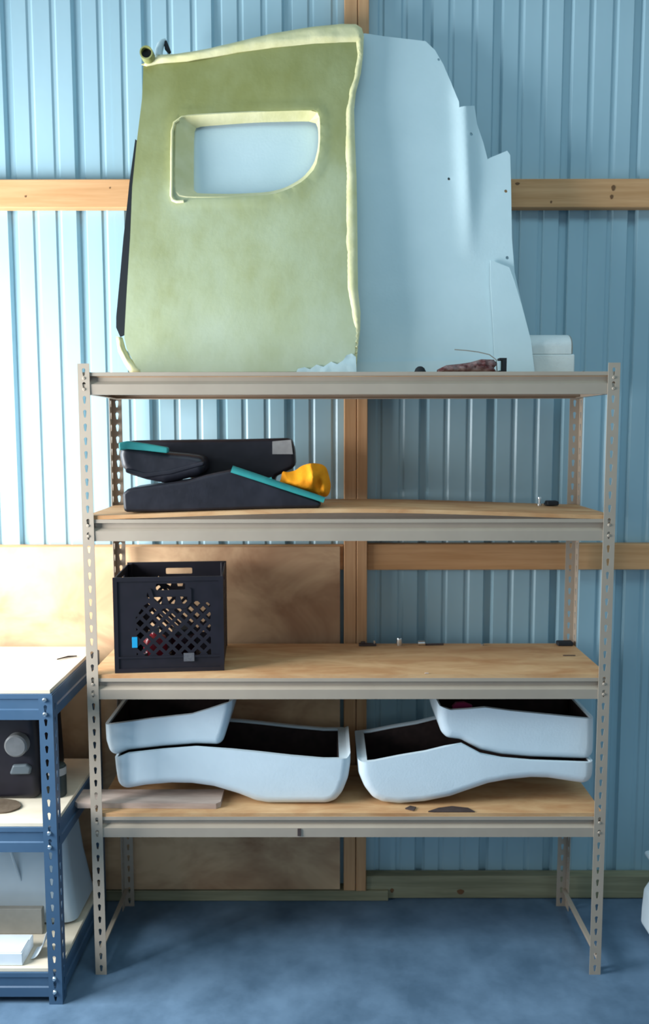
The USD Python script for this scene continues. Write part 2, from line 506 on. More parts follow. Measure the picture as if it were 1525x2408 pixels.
beams = []
for k, z in enumerate(LEV):
    q = ext_yz(prof_poly(beam_path(z)), .0025, W - .0025)
    fb = part('front_beam', q, BEIGE, rack, smooth=15)
    beams.append(fb)
    part('rear_beam', ext_yz(prof_poly([(D - a, b) for a, b in beam_path(z)]), .0025, W - .0025), BEIGE, rack, smooth=15)
    for s in (0, 1):
        pth = [((W - a) if s else a, b) for a, b in end_path(z)]
        part('end_beam', ext_xz(prof_poly(pth), .016, D - .016), BEIGE, rack, smooth=15)
    for x in (.017, W - .017):
        for dz in (-.016, -.046):
            c = np.array([x, -.0008, z + dz])
            part('rivet', lathe([(0, -.0016), (.0035, -.001), (.0045, .0008), (0, .0008)], c, 'y', 10), BEIGE, fb)
for s in (0, 1):   # low end ties near the floor
    pth = [((W - a) if s else a, b) for a, b in [(.0035, .03), (.0035, .062), (.016, .062)]]
    part('end_tie', ext_xz(prof_poly(pth), .002, D - .002), BEIGE, rack, smooth=15)


def board(z0, t, y0=.0052, y1=D - .006, bow=None, n=40):
    xs_ = np.linspace(.006, W - .006, n)
    zz = z0 + (0 if bow is None else bow(xs_)) * np.ones(n)
    top = np.c_[xs_, zz + t]
    bot = np.c_[xs_, zz][::-1]
    return ext_yz_board(np.vstack([top, bot]), y0, y1)


def ext_yz_board(pts, y0, y1):
    return ext_xz(Polygon(pts), y0, y1)


BT = .011
part('shelf_board', board(LEV[0] - .012, .0125, y0=.0115), BOARD, rack)
bow2 = lambda x: .0185 * np.sin(np.clip((x - .02) / (W - .04), 0, 1) * math.pi) ** 1.3
part('shelf_board', board(LEV[1] + .0002, BT, bow=bow2, y0=.006), BOARD, rack, label='particle board bowed upwards in the middle')
part('shelf_board', board(LEV[2] + .0002, BT), BOARD, rack)
part('shelf_board', board(LEV[3] + .0002, BT), BOARD, rack)
Z1, Z2, Z3, Z4 = LEV[0] + .0006, LEV[1] + BT + .0004, LEV[2] + BT + .0004, LEV[3] + BT + .0004

# ------------------------------------------------------------------ the blue workbench rack on the left
BX1, BY0, BY1, BX0, BZ = -.057, -.129, .340, -1.28, .895
bench = thing('workbench_rack', 'blue steel boltless workbench rack with pale board top beside the beige shelving', 'workbench', ((BX0 + BX1) / 2, (BY0 + BY1) / 2, 0))
for x, sx in ((BX1, -1), (BX0, 1)):
    for y, sy in ((BY0, 1), (BY1, -1)):
        part('post', angle_post(x, y, sx, sy, BZ, .038), BLUE, bench, smooth=False)
BLEV = [.897, .519, .092]


def blue_path(z, h):
    return [(.024, z - h), (.0038, z - h), (.0030, z - h * .62), (.007, z - h * .58), (.007, z - h * .2), (.0032, z - h * .16), (.0032, z), (.012, z)]


for k, z in enumerate(BLEV):
    h = .070
    pth = blue_path(z, h)
    fb = part('front_beam', ext_yz(prof_poly([(BY0 + a, b) for a, b in pth]), BX0 + .0025, BX1 - .0025), BLUE, bench, smooth=15)
    part('rear_beam', ext_yz(prof_poly([(BY1 - a, b) for a, b in pth]), BX0 + .0025, BX1 - .0025), BLUE, bench, smooth=15)
    for s in (0, 1):
        q = [((BX1 - a) if s else (BX0 + a), b) for a, b in pth]
        part('end_beam', ext_xz(prof_poly(q), BY0 + .014, BY1 - .014), BLUE, bench, smooth=15)
    brd = bx(BX0 + .008, BX1 - .008, BY0 + .008, BY1 - .008, z + .0009, z + .012, .0008)
    part('board' if k else 'work_top', brd, TOPBRD, bench)
    for dz in (-.014, -.054):
        c = np.array([BX1 - .021, BY0 - .0005, z + dz])
        part('bolt', lathe([(0, -.006), (.004, -.005), (.0062, -.002), (.0066, 0), (0, 0)], c, 'y', 14), ZINC, fb)
BT1, BT2, BT3 = [z + .0124 for z in BLEV]


def on(x, y, Z):
    d = ray(x, y)
    return CAM + d * (Z - CAM[2]) / d[2]


def px(pts, Y, floor=None):
    """outline in (x, z) of a thing whose face stands at depth Y; floor(x) = the surface it rests on"""
    q = np.array([at(a, b, Y)[[0, 2]] for a, b in pts])
    if floor is not None:
        q[:, 1] = np.maximum(q[:, 1], floor(q[:, 0]))
    return q


flat = lambda z: (lambda x: np.full(np.shape(x), z + .0006))

# ------------------------------------------------------------------ fibreglass body panels leaning on the top shelf
PW_ = Plane(.205, Z1, .368, 2.80)
whitep = thing('fibreglass_bodywork', 'large white fibreglass body panel leaning behind the yellow-green one, right edge stepped', 'bodywork', (.85, .25, Z1))
skin = Polygon(PW_.xz([(395, 140), (600, 105), (858, 79), (905, 86), (1000, 97), (1022, 118), (1042, 152), (1060, 195), (1077, 243), (1078, 262), (1092, 420), (1112, 540), (1160, 700), (1172, 885), (395, 885)]))
zlim = lambda poly, z=Z1 + .0006: poly.intersection(box(-9, z, 9, 9))
dots = lambda pl_, pts, r=.0042: unary_union([Point(pl_.at(a, b)[[0, 2]]).buffer(r, 6) for a, b in pts])
skin = zlim(skin).difference(dots(PW_, [(1031, 140), (1055, 420), (1146, 722), (1152, 806), (922, 857)]))
xr = PW_.at(1094, 400)[0]


def ridge(x, z, d):
    s = np.clip((z - 2.12) / .25, 0, 1)
    xc = xr + (2.45 - z) * .03
    return -.020 * s * np.exp(-((x - xc) / .024) ** 2)


fl2 = Polygon(PW_.xz([(1062, 268), (1078, 256), (1092, 255), (1115, 249), (1121, 292), (1136, 335), (1146, 374), (1153, 370), (1192, 354), (1199, 364), (1201, 430), (1203, 560), (1209, 640), (1227, 720), (1247, 800), (1257, 885), (1140, 885), (1130, 700), (1085, 540), (1066, 400)]))
fl2 = zlim(fl2).difference(dots(PW_, [(1106, 318), (1189, 449), (1192, 606)], .005))
part('skin', sheet(skin.union(fl2), PW_, .004, .014, lambda x, z, d: .006 * np.sin(2.2 * (x - .3)) * np.sin(2.5 * (z - 1.77)) - .004 + ridge(x, z, d)), GELCOAT, whitep, smooth=50)
patch = Polygon(PW_.xz([(1151, 613), (1195, 630), (1207, 662), (1225, 722), (1246, 802), (1255, 885), (1163, 885), (1158, 780), (1151, 668)]))
part('side_patch', sheet(zlim(patch), PW_, .004, .02, lambda x, z, d: -.010 + 0 * x), GELCOAT, whitep)
lip = Polygon(PW_.xz([(836, 853), (1000, 850), (1150, 845), (1172, 843), (1172, 890), (836, 890)]))
part('bottom_lip', sheet(zlim(lip), PW_, .005, .02, lambda x, z, d: -.014 + 0 * x), GELCOAT, whitep)

PY = Plane(.115, Z1, .345, 2.86)
yel = thing('fibreglass_door_panel', 'yellow-green raw fibreglass door panel with a window opening, leaning on the top shelf', 'door panel', (.37, .2, Z1))
out_px = [(330, 152), (352, 140), (376, 129), (410, 127), (450, 122), (500, 112), (560, 98), (640, 79), (740, 63), (800, 57), (836, 57), (850, 66), (855, 84), (853, 130), (848, 172), (836, 220), (832, 260), (834, 330), (838, 420), (840, 560), (841, 680), (847, 735), (846, 775), (841, 815), (836, 890), (328, 890), (305, 850), (291, 822), (285, 795), (290, 700), (299, 560), (304, 440), (315, 330), (327, 230)]
outl = zlim(Polygon(PY.xz(out_px)))
O = [(414, 290), (417, 280), (424, 275), (450, 271), (600, 263), (735, 259), (747, 264), (752, 280), (752, 345), (742, 395), (715, 425), (680, 445), (640, 458), (560, 463), (450, 463), (420, 460), (411, 445)]
I = [(456, 304), (466, 299), (480, 297), (600, 288), (730, 285), (744, 290), (748, 305), (748, 345), (738, 385), (712, 418), (670, 442), (630, 452), (550, 456), (470, 455), (458, 453), (455, 445)]
Oxz = np.array(PY.xz(O))
PI_ = Plane(PY.b + .036, 0, PY.b + .036 + PY.k, 1)
Ixz = np.array(PI_.xz(I))
hole = Polygon(Oxz)
soft = lambda p, n=2: Polygon(smooth_poly(p, n=n))
dent = lambda x, z, d: .010 * (meshkit.fbm(np.c_[x * 3.1, z * 2.7, 0 * x], 3, 4) - .5) + .004 * np.sin(6 * x)
hl = soft(Oxz, 1)
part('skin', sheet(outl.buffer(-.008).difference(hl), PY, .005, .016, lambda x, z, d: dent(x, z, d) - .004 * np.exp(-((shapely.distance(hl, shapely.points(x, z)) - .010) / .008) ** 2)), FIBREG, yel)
n = 96
cc = hl.centroid


def angular(p):
    r = Polygon(p).exterior if not isinstance(p, Polygon) else p.exterior
    res_ = []
    for k in range(n):
        a = 2 * math.pi * k / n
        g = LineString([(cc.x, cc.y), (cc.x + 2 * math.cos(a), cc.y + 2 * math.sin(a))]).intersection(r)
        g = g if g.geom_type == 'Point' else list(g.geoms)[0]
        res_.append((g.x, g.y))
    return np.array(res_)


ro, ri = angular(hl), angular(soft(Ixz, 1))
rings = []
for q, dy, grow in ((ro, .0005, .0), (ri, .036, 0), (ri, .036, -.004), (ro, .002, -.004)):
    q = offset_ring(q, grow)
    rings.append(np.c_[q[:, 0], PY.y(q[:, 1]) + dy, q[:, 1]])
v = np.vstack(rings)
i, j = np.arange(n), (np.arange(n) + 1) % n
f = []
for k in range(4):
    a, b = k * n, ((k + 1) % 4) * n
    f += [np.c_[a + i, a + j, b + j], np.c_[a + i, b + j, b + i]]
q = trimesh.Trimesh(v, np.vstack(f), process=False)
trimesh.repair.fix_normals(q)
part('window_flange', q, FIBREY, yel)


def strip(outer, inner, plane, h, dm, res=.008, seed=1):
    poly = zlim(Polygon(plane.xz(outer + inner[::-1])).buffer(0))
    return sheet(poly, plane, .004, res, lambda x, z, d: -.002 - h * np.sin(np.clip(d / dm, 0, 1) * math.pi / 2) + .004 * (meshkit.noise(np.c_[x * 30, z * 30, 0 * x], seed) - .5))


top_o = [(332, 152), (352, 140), (376, 129), (410, 127), (450, 122), (500, 112), (560, 98), (640, 79), (740, 63), (800, 57), (836, 57), (850, 66), (855, 84)]
top_i = [(345, 156), (370, 150), (400, 147), (440, 144), (500, 134), (560, 123), (640, 113), (740, 104), (800, 101), (836, 101), (846, 101), (853, 101)]
part('top_flange', strip(top_o, top_i, PY, .014, .014), FIBREY, yel)
rt_o = [(855, 84), (853, 130), (848, 172), (836, 220), (832, 260), (834, 330), (838, 420), (840, 560), (841, 680), (847, 735), (846, 775), (841, 815), (836, 890)]
rt_i = [(836, 96), (840, 130), (832, 175), (819, 222), (812, 262), (810, 330), (812, 420), (811, 560), (815, 680), (826, 740), (834, 775), (834, 815), (828, 890)]
part('side_flange', strip(rt_o, rt_i, PY, .008, .012, seed=2), FIBREY, yel)
bead = [PY.at(*p) + [0, -.003, 0] for p in [(421, 282), (410, 290), (405, 310), (404, 360), (404, 420), (403, 462), (406, 471), (415, 475), (432, 474)]]
part('window_bead', tube(bead, .0045, 8), FIBREY, yel)
tr = Polygon(PY.xz([(322, 330), (313, 446), (311, 520), (304, 640), (298, 740), (294, 785), (281, 791), (272, 770), (272, 745), (281, 650), (289, 560), (299, 470), (303, 430), (317, 326)]))
part('dark_edge_strip', sheet(tr, PY, .012, .008, lambda x, z, d: .004 + 0 * x), RUBBER, yel, label='black strip along the left edge')  # thin black strip following the left panel edge
curl = [(270, 790), (285, 792), (292, 818), (305, 842), (335, 868), (335, 890), (312, 890), (290, 855), (275, 825)]
part('corner_curl', sheet(zlim(Polygon(PY.xz(curl))), PY, .004, .007, lambda x, z, d: .012 - .012 * np.sin(np.clip(d / .012, 0, 1) * 1.57)), FIBREY, yel)
torn = [(690, 890), (700, 868), (716, 864), (728, 869), (744, 858), (760, 863), (778, 851), (792, 857), (806, 848), (814, 836), (826, 832), (836, 840), (838, 890)]
part('torn_edge', sheet(zlim(Polygon(PY.xz(torn))), PY, .003, .008, lambda x, z, d: -.007 - .006 * meshkit.fbm(np.c_[x * 60, z * 60, 0 * x], 3, 9)), GELCOAT, yel, label='frayed white bottom edge')
# hinge socket on the upper left corner
c = PY.at(351, 139)
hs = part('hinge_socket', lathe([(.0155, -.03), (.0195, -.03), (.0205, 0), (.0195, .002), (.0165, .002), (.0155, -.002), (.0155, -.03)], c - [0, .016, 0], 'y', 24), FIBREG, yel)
part('socket_hole_shade', lathe([(0, -.02), (.0154, -.02), (.0154, -.008), (0, -.008)], c - [0, .012, 0], 'y', 20), RUBBER, hs, label='black disc painting the shade inside the hinge socket hole')  # black disc painted in as the shade of the socket hole
hk = [PY.at(*p) + [0, .004, 0] for p in [(372, 132), (373, 118), (377, 104), (383, 96), (389, 92)]]
ht = part('hinge_tab', tube(hk, [.012, .012, .011, .008, .004], 10), GELCOAT, yel)
cl = PY.at(392, 108)
part('hinge_pin', tube([PY.at(388, 96) + [0, .004, 0], PY.at(392, 112) + [0, .006, 0], PY.at(398, 122) + [0, .006, 0]], [.005, .008, .005], 10), RUBBER, ht)

# small things on the front of the top shelf
c = at(987, 880, .06)
single('rubber_plug', lathe([(0, .013 + .006), (.006, .018), (.0125, .013), (.0165, .004), (.0175, .0), (0, 0)], [c[0], .06, Z1 + .0006]), RUBBER, 'small black domed rubber plug on the front edge of the top shelf', 'plug')
rag = px([(1028, 890), (1030, 868), (1048, 859), (1080, 856), (1105, 852), (1130, 845), (1160, 846), (1168, 856), (1160, 866), (1168, 890)], .05, flat(Z1))
PR = Plane(.05)
single('rag', sheet(Polygon(rag), PR, .03, .005, lambda x, z, d: -.010 * np.sin(np.clip(d / .010, 0, 1) * 1.57) - .006 * meshkit.noise(np.c_[x * 120, z * 160, 0 * x], 3)), MAROON, 'crumpled maroon and grey rag lying on the top shelf edge', 'rag')
a, b = at(1173, 842, .05), at(1190, 842, .05)
clip = box(a[0], Z1 + .0006, b[0], a[2]).difference(box(a[0] - .01, Z1 + .006, a[0] + .010, a[2] - .006))
single('black_clip', ext_xz(clip, .045, .075), RUBBER, 'black upright metal clip beside the maroon rag on the top shelf', 'clip')
wr = [at(x, y, .085) for x, y in [(1068, 822), (1095, 824), (1125, 828), (1150, 834), (1166, 846), (1168, 880)]]
wr[-1][2] = Z1 + .002
single('wire', tube(wr, .0016, 6), KRAFT, 'thin grey wire sticking up above the maroon rag', 'wire')
a, b = at(1236, 833, .225), at(1351, 833, .225)
low = thing('foam_block', 'flat white foam block at the right end of the top shelf', 'foam block', (b[0] - .06, .28, Z1))
part('block', bx(a[0], b[0], .225, .345, Z1 + .0006, a[2], .003), FOAM, low)
a2, b2 = at(1236, 783, .225), at(1344, 783, .225)
zt, zb_ = a2[2], a[2] + .0006
th = np.linspace(0, math.pi, 15)
hh = zt - zb_
pro = [(.226, zb_)] + [(.285 - .059 * math.cos(t), zb_ + hh * .35 + hh * .65 * math.sin(t)) for t in th] + [(.344, zb_)]
rol = thing('foam_roll', 'rounded white foam roll lying on top of the flat foam block', 'foam roll', (b2[0] - .06, .28, zb_))
part('roll', ext_yz(Polygon(pro), a2[0], b2[0]), FOAM, rol)
part('end_cap', ext_yz(Polygon(pro).buffer(-.001), b2[0] + .0002, b2[0] + .004), KRAFT, rol)

# ------------------------------------------------------------------ second shelf: black trim cards with teal piping, orange cloth
s2 = lambda x: Z2 + bow2(np.asarray(x)) + .0008
cardA = thing('trim_card', 'long black vinyl trim card with a grey label, uppermost on the second shelf', 'trim card', (.25, .24, 1.45))
oa = px([(300, 1036), (440, 1034), (560, 1033), (676, 1030), (686, 1034), (692, 1060), (694, 1094), (686, 1103), (646, 1122), (640, 1200), (482, 1200), (470, 1130), (390, 1112), (300, 1080)], .20, s2)
part('card', pillow(oa, .20, .30, .012, n=120), BLACKV, cardA)
lb = px([(640, 1038), (684, 1034), (688, 1068), (640, 1068)], .197)
part('label_plate', ext_xz(Polygon(lb), .1955, .1995), GREYL, cardA, label='grey label at the right end')
cardB = thing('trim_card', 'curled black vinyl trim piece with a teal edge, left end of second shelf', 'trim card', (.1, .15, 1.43))
ob = px([(282, 1048), (300, 1046), (392, 1064), (440, 1068), (480, 1074), (482, 1112), (462, 1120), (420, 1130), (386, 1137), (340, 1128), (300, 1116), (284, 1098), (278, 1070)], .075)
cb = part('card', pillow(ob, .075, .19, .022, n=120), BLACKV, cardB)
fo = px([(290, 1100), (340, 1112), (400, 1104), (478, 1084), (480, 1094), (402, 1116), (340, 1124), (296, 1112)], .073)
part('fold', pillow(fo, .0725, .095, .004, n=80, prof=3), BLACKV, cb)
tl = px([(279, 1041), (300, 1037), (345, 1043), (396, 1052), (397, 1066), (345, 1060), (300, 1056), (281, 1060)], .072)
part('teal_edge', pillow(tl, .064, .085, .005, n=80, prof=3), TEAL, cardB, label='teal piping')
cardC = thing('trim_card', 'wedge-shaped black vinyl trim card with diagonal teal piping, bottom of the stack', 'trim card', (.3, .1, Z2))
oc = px([(287, 1160), (300, 1149), (340, 1144), (385, 1138), (440, 1130), (480, 1118), (545, 1105), (600, 1126), (660, 1147), (770, 1186), (778, 1194), (776, 1205), (600, 1205), (400, 1205), (290, 1205)], .03, s2)
part('card', pillow(oc, .03, .185, .010, n=160), BLACKV, cardC)
tp = [at(x, y, .031) for x, y in [(545, 1103), (600, 1121), (650, 1138), (700, 1155), (740, 1168), (762, 1176)]]
tpi = part('teal_piping', tube(tp, [.0105, .010, .0095, .009, .0085, .0085], 12), TEAL, cardC, label='teal piping along the sloping edge')
part('piping_tag', ext_xz(Polygon(px([(630, 1124), (638, 1122), (641, 1134), (633, 1134)], .03)), .026, .034), TEAL, tpi)
og = smooth_poly(px([(652, 1142), (660, 1128), (664, 1107), (676, 1110), (694, 1106), (710, 1094), (733, 1088), (757, 1091), (768, 1100), (774, 1122), (778, 1140), (775, 1158), (768, 1168), (745, 1166), (700, 1160)], .085), n=2)
Pg = Plane(.07)


def cloth(x, z, d):
    c0 = at(747, 1140, .07)
    dimple = .035 * np.exp(-(((x - c0[0]) / .012) ** 2 + ((z - c0[2]) / .022) ** 2))
    c1 = at(735, 1112, .07)
    fold = -.016 * np.exp(-((x - c1[0] + .25 * (z - c1[2])) / .009) ** 2)
    return -.045 * np.sin(np.clip(d / .04, 0, 1) * 1.57) + dimple + fold + .012 * (meshkit.fbm(np.c_[x * 35, z * 35, 0 * x], 3, 5) - .5)


gv, gf = sheet(Polygon(og).buffer(0), Pg, .0, .006, cloth)
nh = len(gv) // 2
gv[nh:, 1] = .07 + .05 * np.sin(np.clip(shapely.distance(Polygon(og).buffer(0).boundary, shapely.points(gv[nh:, [0, 2]])) / .04, 0, 1) * 1.57) + .002
single('orange_cloth', (gv, gf), ORANGE, 'crumpled bright orange cloth on the teal-edged black card', 'cloth', smooth=60)
z_ = lambda x: float(s2(x))
c = at(1267, 1200, .26)
bolt = thing('chrome_bolt', 'small shiny upright bolt at the right end of the second shelf', 'bolt', (c[0], .26, z_(c[0])))
part('shank', lathe([(0, .0), (.007, 0), (.007, .006), (.0035, .007), (.0035, .02), (0, .02)], [c[0], .26, z_(c[0])], 'z', 14), ZINC, bolt)
part('head', lathe([(0, .0201), (.0055, .0201), (.006, .024), (.0045, .0275), (0, .029)], [c[0], .26, z_(c[0])], 'z', 14), ZINC, bolt)
a, b = at(1284, 1200, .26), at(1311, 1200, .26)
single('rubber_block', cat_(bx(a[0], b[0], .25, .285, z_(a[0]) + .001, z_(a[0]) + .015, .003), bx(a[0] - .004, a[0] + .006, .255, .28, z_(a[0]) + .001, z_(a[0]) + .009, .002)), RUBBER, 'small black rubber block beside the shiny bolt on the second shelf', 'rubber block')

# ------------------------------------------------------------------ third shelf: milk crate and loose hardware
cx0, cx1 = at(260, 1500, .03)[0], at(515, 1500, .03)[0]
cz0, cz1 = Z3 + .0006, at(400, 1357, .03)[2]
CW, CH, CD = cx1 - cx0, cz1 - cz0, .285
crate = thing('milk_crate', 'black plastic milk crate with lattice sides on the third shelf', 'crate', ((cx0 + cx1) / 2, .03 + CD / 2, Z3))


def crate_wall(w, h):
    s = box(0, 0, w, h)
    reg = Polygon([(.20 * w, .17 * h), (.88 * w, .17 * h), (.88 * w, .70 * h), (.84 * w, .74 * h), (.74 * w, .74 * h), (.66 * w, .665 * h), (.43 * w, .665 * h), (.34 * w, .75 * h), (.27 * w, .70 * h), (.20 * w, .58 * h)])
    bars = []
    for k in np.arange(-1.2, 2.2, .115):
        bars += [LineString([(k * w, 0), (k * w + h, h)]).buffer(.0048), LineString([(k * w, 0), (k * w - h, h)]).buffer(.0048)]
    bars = unary_union(bars)
    slot = box(.40 * w, .875 * h, .64 * w, .915 * h).buffer(.004)
    trap = unary_union([Polygon([(u * w, .79 * h), ((u + .085) * w, .79 * h), ((u + .065) * w, .715 * h), ((u + .02) * w, .715 * h)]) for u in (.365, .485, .605)]).union(Polygon([(.31 * w, .84 * h), (.335 * w, .80 * h), (.325 * w, .77 * h), (.30 * w, .80 * h)]))
    return s.difference(reg).difference(slot).difference(trap).union(reg.intersection(bars))


def ribs(w, h):
    """proud frame lines of a crate wall"""
    e = .0022
    o = box(.0, .0, w, h).difference(box(.012, .012, w - .012, h - .012))
    u = LineString([(.33 * w, .86 * h), (.36 * w, .74 * h), (.43 * w, .69 * h), (.65 * w, .69 * h), (.69 * w, .74 * h), (.69 * w, .86 * h)]).buffer(.006)
    base = LineString([(0, .16 * h), (w, .16 * h)]).buffer(.003, cap_style='flat')
    return o.union(u).union(base)


TC = .0035
wp = affinity.translate(crate_wall(CW, CH), cx0, cz0)
rp = affinity.translate(ribs(CW, CH), cx0, cz0)
fy, by = .03, .03 + CD
part('front_wall', cat_(ext_xz(wp, fy + .003, fy + .003 + TC), ext_xz(rp, fy, fy + .003)), BLACKP, crate, smooth=False)
part('back_wall', cat_(ext_xz(wp, by - .003 - TC, by - .003), ext_xz(rp, by - .003, by)), BLACKP, crate, smooth=False)
sp = affinity.translate(crate_wall(CD - .012, CH - .004), fy + .0066, cz0 + .001)
part('side_wall', ext_yz(sp, cx0 + .002, cx0 + .002 + TC), BLACKP, crate, smooth=False)
part('side_wall', ext_yz(sp, cx1 - .002 - TC, cx1 - .002), BLACKP, crate, smooth=False)
bot = box(cx0 + .006, fy + .007, cx1 - .006, by - .007)
bot = bot.difference(unary_union([box(cx0 + .02 + .03 * a, fy + .02 + .03 * b, cx0 + .04 + .03 * a, fy + .04 + .03 * b) for a in range(int((CW - .05) / .03)) for b in range(int((CD - .05) / .03))]))
q = ext(bot, .004)
q.apply_translation([0, 0, cz0 + .006])
part('base_grid', q, BLACKP, crate, smooth=False)
for u, v_ in ((0, 0), (1, 0), (0, 1), (1, 1)):
    X = cx0 + .006 if u == 0 else cx1 - .0175
    Y = fy + .007 if v_ == 0 else by - .0185
    part('corner_post', bx(X, X + .0115, Y, Y + .0115, cz0 + .0105, cz1 - .002, .002), BLACKP, crate)
a, b = at(421, 1537, .03), at(446, 1556, .03)
part('label_plate', bx(a[0], b[0], fy - .0012, fy - .0002 + .003, b[2], a[2]), mat('worn_label', (.085, .085, .10), (.12, .12, .13), scale=(90, 90, 120), rough=.6), crate, label='small worn grey label')
a, b = at(301, 1497, .03), at(314, 1522, .03)
part('blue_sticker', bx(a[0], b[0], fy + .0016, fy + .0029, b[2], a[2], .0004), CYAN, crate, label='bright blue rectangular sticker')
bz = cz0 + .0115
bottle = thing('plastic_bottle', 'glossy red plastic bottle inside the black milk crate', 'bottle', (at(365, 1500, .12)[0], .13, bz))
c = [at(365, 1500, .13)[0], .13, bz]
part('body', lathe([(0, 0), (.034, 0), (.036, .004), (.036, .055), (.030, .068), (.012, .078), (.011, .082), (0, .082)], c), RED, bottle)
part('cap', lathe([(0, .0825), (.013, .0825), (.013, .098), (0, .099)], c), GREYL, bottle)
c = [at(430, 1500, .16)[0], .17, bz]
jar = thing('dark_jar', 'dark glossy jar inside the milk crate, right of the red bottle', 'jar', c)
part('body', lathe([(0, 0), (.036, 0), (.038, .005), (.038, .06), (.033, .07), (0, .07)], c), mat('dark_glass', (.05, .012, .025), rough=.15, spec=.6), jar)
part('lid', lathe([(0, .0705), (.034, .0705), (.034, .084), (.031, .087), (0, .087)], c), RUBBER, jar)
c = [at(341, 1500, .10)[0], .075, bz]
sok = single('socket', lathe([(.007, 0), (.013, 0), (.0135, .004), (.0135, .03), (.012, .034), (.007, .034), (.007, 0)], c), ZINC, 'shiny steel socket inside the milk crate, left of the red bottle', 'socket')
UsdGeom.Xformable(crate).AddRotateZOp().Set(5.0)
# loose hardware at the back of the third shelf
yb = .325
c = at(938, 1521, yb)
single('chrome_socket', lathe([(.004, 0), (.0085, 0), (.009, .002), (.009, .022), (.0075, .025), (.004, .025), (.004, 0)], [c[0], yb, Z3 + .0004]), ZINC, 'upright chrome socket at the back of the third shelf, brightest of the row', 'socket')
c = at(982, 1520, yb)
sw = lathe([(.003, 0), (.008, 0), (.008, .022), (.003, .022), (.003, 0)], [c[0], yb, Z3 + .0088], 'x')
single('chrome_socket', sw, ZINC, 'chrome socket lying on its side right of the upright one on the third shelf', 'socket')
a, b = at(843, 1520, yb), at(884, 1520, yb)
pz = Z3 + .0004
ply_ = thing('hinge_bracket', 'small dark hinge bracket at the back of the third shelf by the wall post', 'bracket', (a[0], yb, Z3))
part('plate', cat_(bx(a[0], b[0], yb - .01, yb + .012, pz, pz + .006, .0015), bx(a[0] + .006, a[0] + .022, yb - .006, yb + .008, pz + .0062, pz + .013, .002)), BROWN, ply_)
part('pin', lathe([(0, 0), (.003, 0), (.0035, .010), (0, .011)], [b[0] - .006, yb, pz + .0062], 'z', 10), ZINC, ply_)
a, b = at(1000, 1522, yb), at(1028, 1522, yb)
single('dark_rod', tube([[a[0], yb, pz + .0035], [b[0] + .02, yb + .004, pz + .0035]], .0033, 8), BROWN, 'short dark rod lying beside the chrome sockets', 'rod')
a, b = at(1308, 1520, yb), at(1345, 1520, yb)
single('rubber_block', bx(a[0], b[0], yb - .012, yb + .014, pz, pz + .014, .003), RUBBER, 'small black rubber block at the back right corner of the third shelf', 'rubber block')
c = at(1133, 1515, yb)
single('steel_nut', lathe([(.0022, 0), (.0055, 0), (.0055, .0055), (.0022, .0055), (.0022, 0)], [c[0], yb, pz], 'z', 6), ZINC, 'tiny pale nut at the back of the third shelf, right of the sockets', 'nut')
a, b = on(1323, 1543, Z3), on(1352, 1543, Z3)
single('nail', cat_(tube([[a[0], a[1], pz + .0022], [b[0], b[1], pz + .0022]], .0016, 8)), BROWN, 'dark nail lying near the right end of the third shelf', 'nail')
a, b = on(994, 1575, Z3), on(1008, 1586, Z3)
single('wood_splinter', bx(a[0], b[0], max(b[1], .008), max(b[1], .008) + .004, pz, pz + .003, .001), SPARE, 'pale wood splinter at the front edge of the third shelf', 'splinter')


# ------------------------------------------------------------------ fourth shelf: four white fibreglass fenders
def fender(label, top, bottom, Y0, depth, floor, r=.03, rb=.02, ends=(0, 0), grp=None):
    """an open-topped shell: top rim left to right, underside right to left (pixels at depth Y0)"""
    tpx, bpx = px(top, Y0), px(bottom, Y0, floor)
    bpx = bpx[(np.r_[[True], np.linalg.norm(np.diff(bpx, axis=0), axis=1) > 1e-4])]
    tup = tpx + [0, .06]
    outer = np.vstack([tup, bpx])
    solid = mani(pillow(outer, Y0, Y0 + depth, r, n=200, rb=rb))
    cutp = Polygon(np.vstack([[(-1, tpx[0, 1])], tpx, [(3, tpx[-1, 1]), (3, tpx.max() + 1), (-1, tpx.max() + 1)]])).buffer(0)
    cut = mani(ext_xz(cutp, Y0 - .05, Y0 + depth + .05))
    base = Polygon(np.vstack([tpx + [0, .02], bpx])).buffer(0)

    def cavity(t, ty):
        x0, _, x1, _ = base.bounds
        q = base.buffer(-t).intersection(box(x0 + ends[0] + t, -9, x1 - ends[1] - t, 9))
        q = unary_union([affinity.translate(q, 0, dz) for dz in np.linspace(0, .14, 36)]).simplify(.0012)
        return mani(ext_xz(q, Y0 + ty, Y0 + depth - ty))
    th = thing('fender', label, 'fender', ((outer[:, 0].min() + outer[:, 0].max()) / 2, Y0 + depth / 2, outer[:, 1].min()), grp)
    shell = solid - cut - cavity(.012, .013)
    part('shell', shell, GELBR, th, smooth=40)
    low = mani(ext_xz(affinity.translate(cutp, 0, -.007), Y0 - .05, Y0 + depth + .05))
    lin = cavity(.0124, .0134) - cavity(.0154, .0164) - low
    part('lining', lin, DARKIN, th, smooth=40, label='dark inside of the shell')
    return th


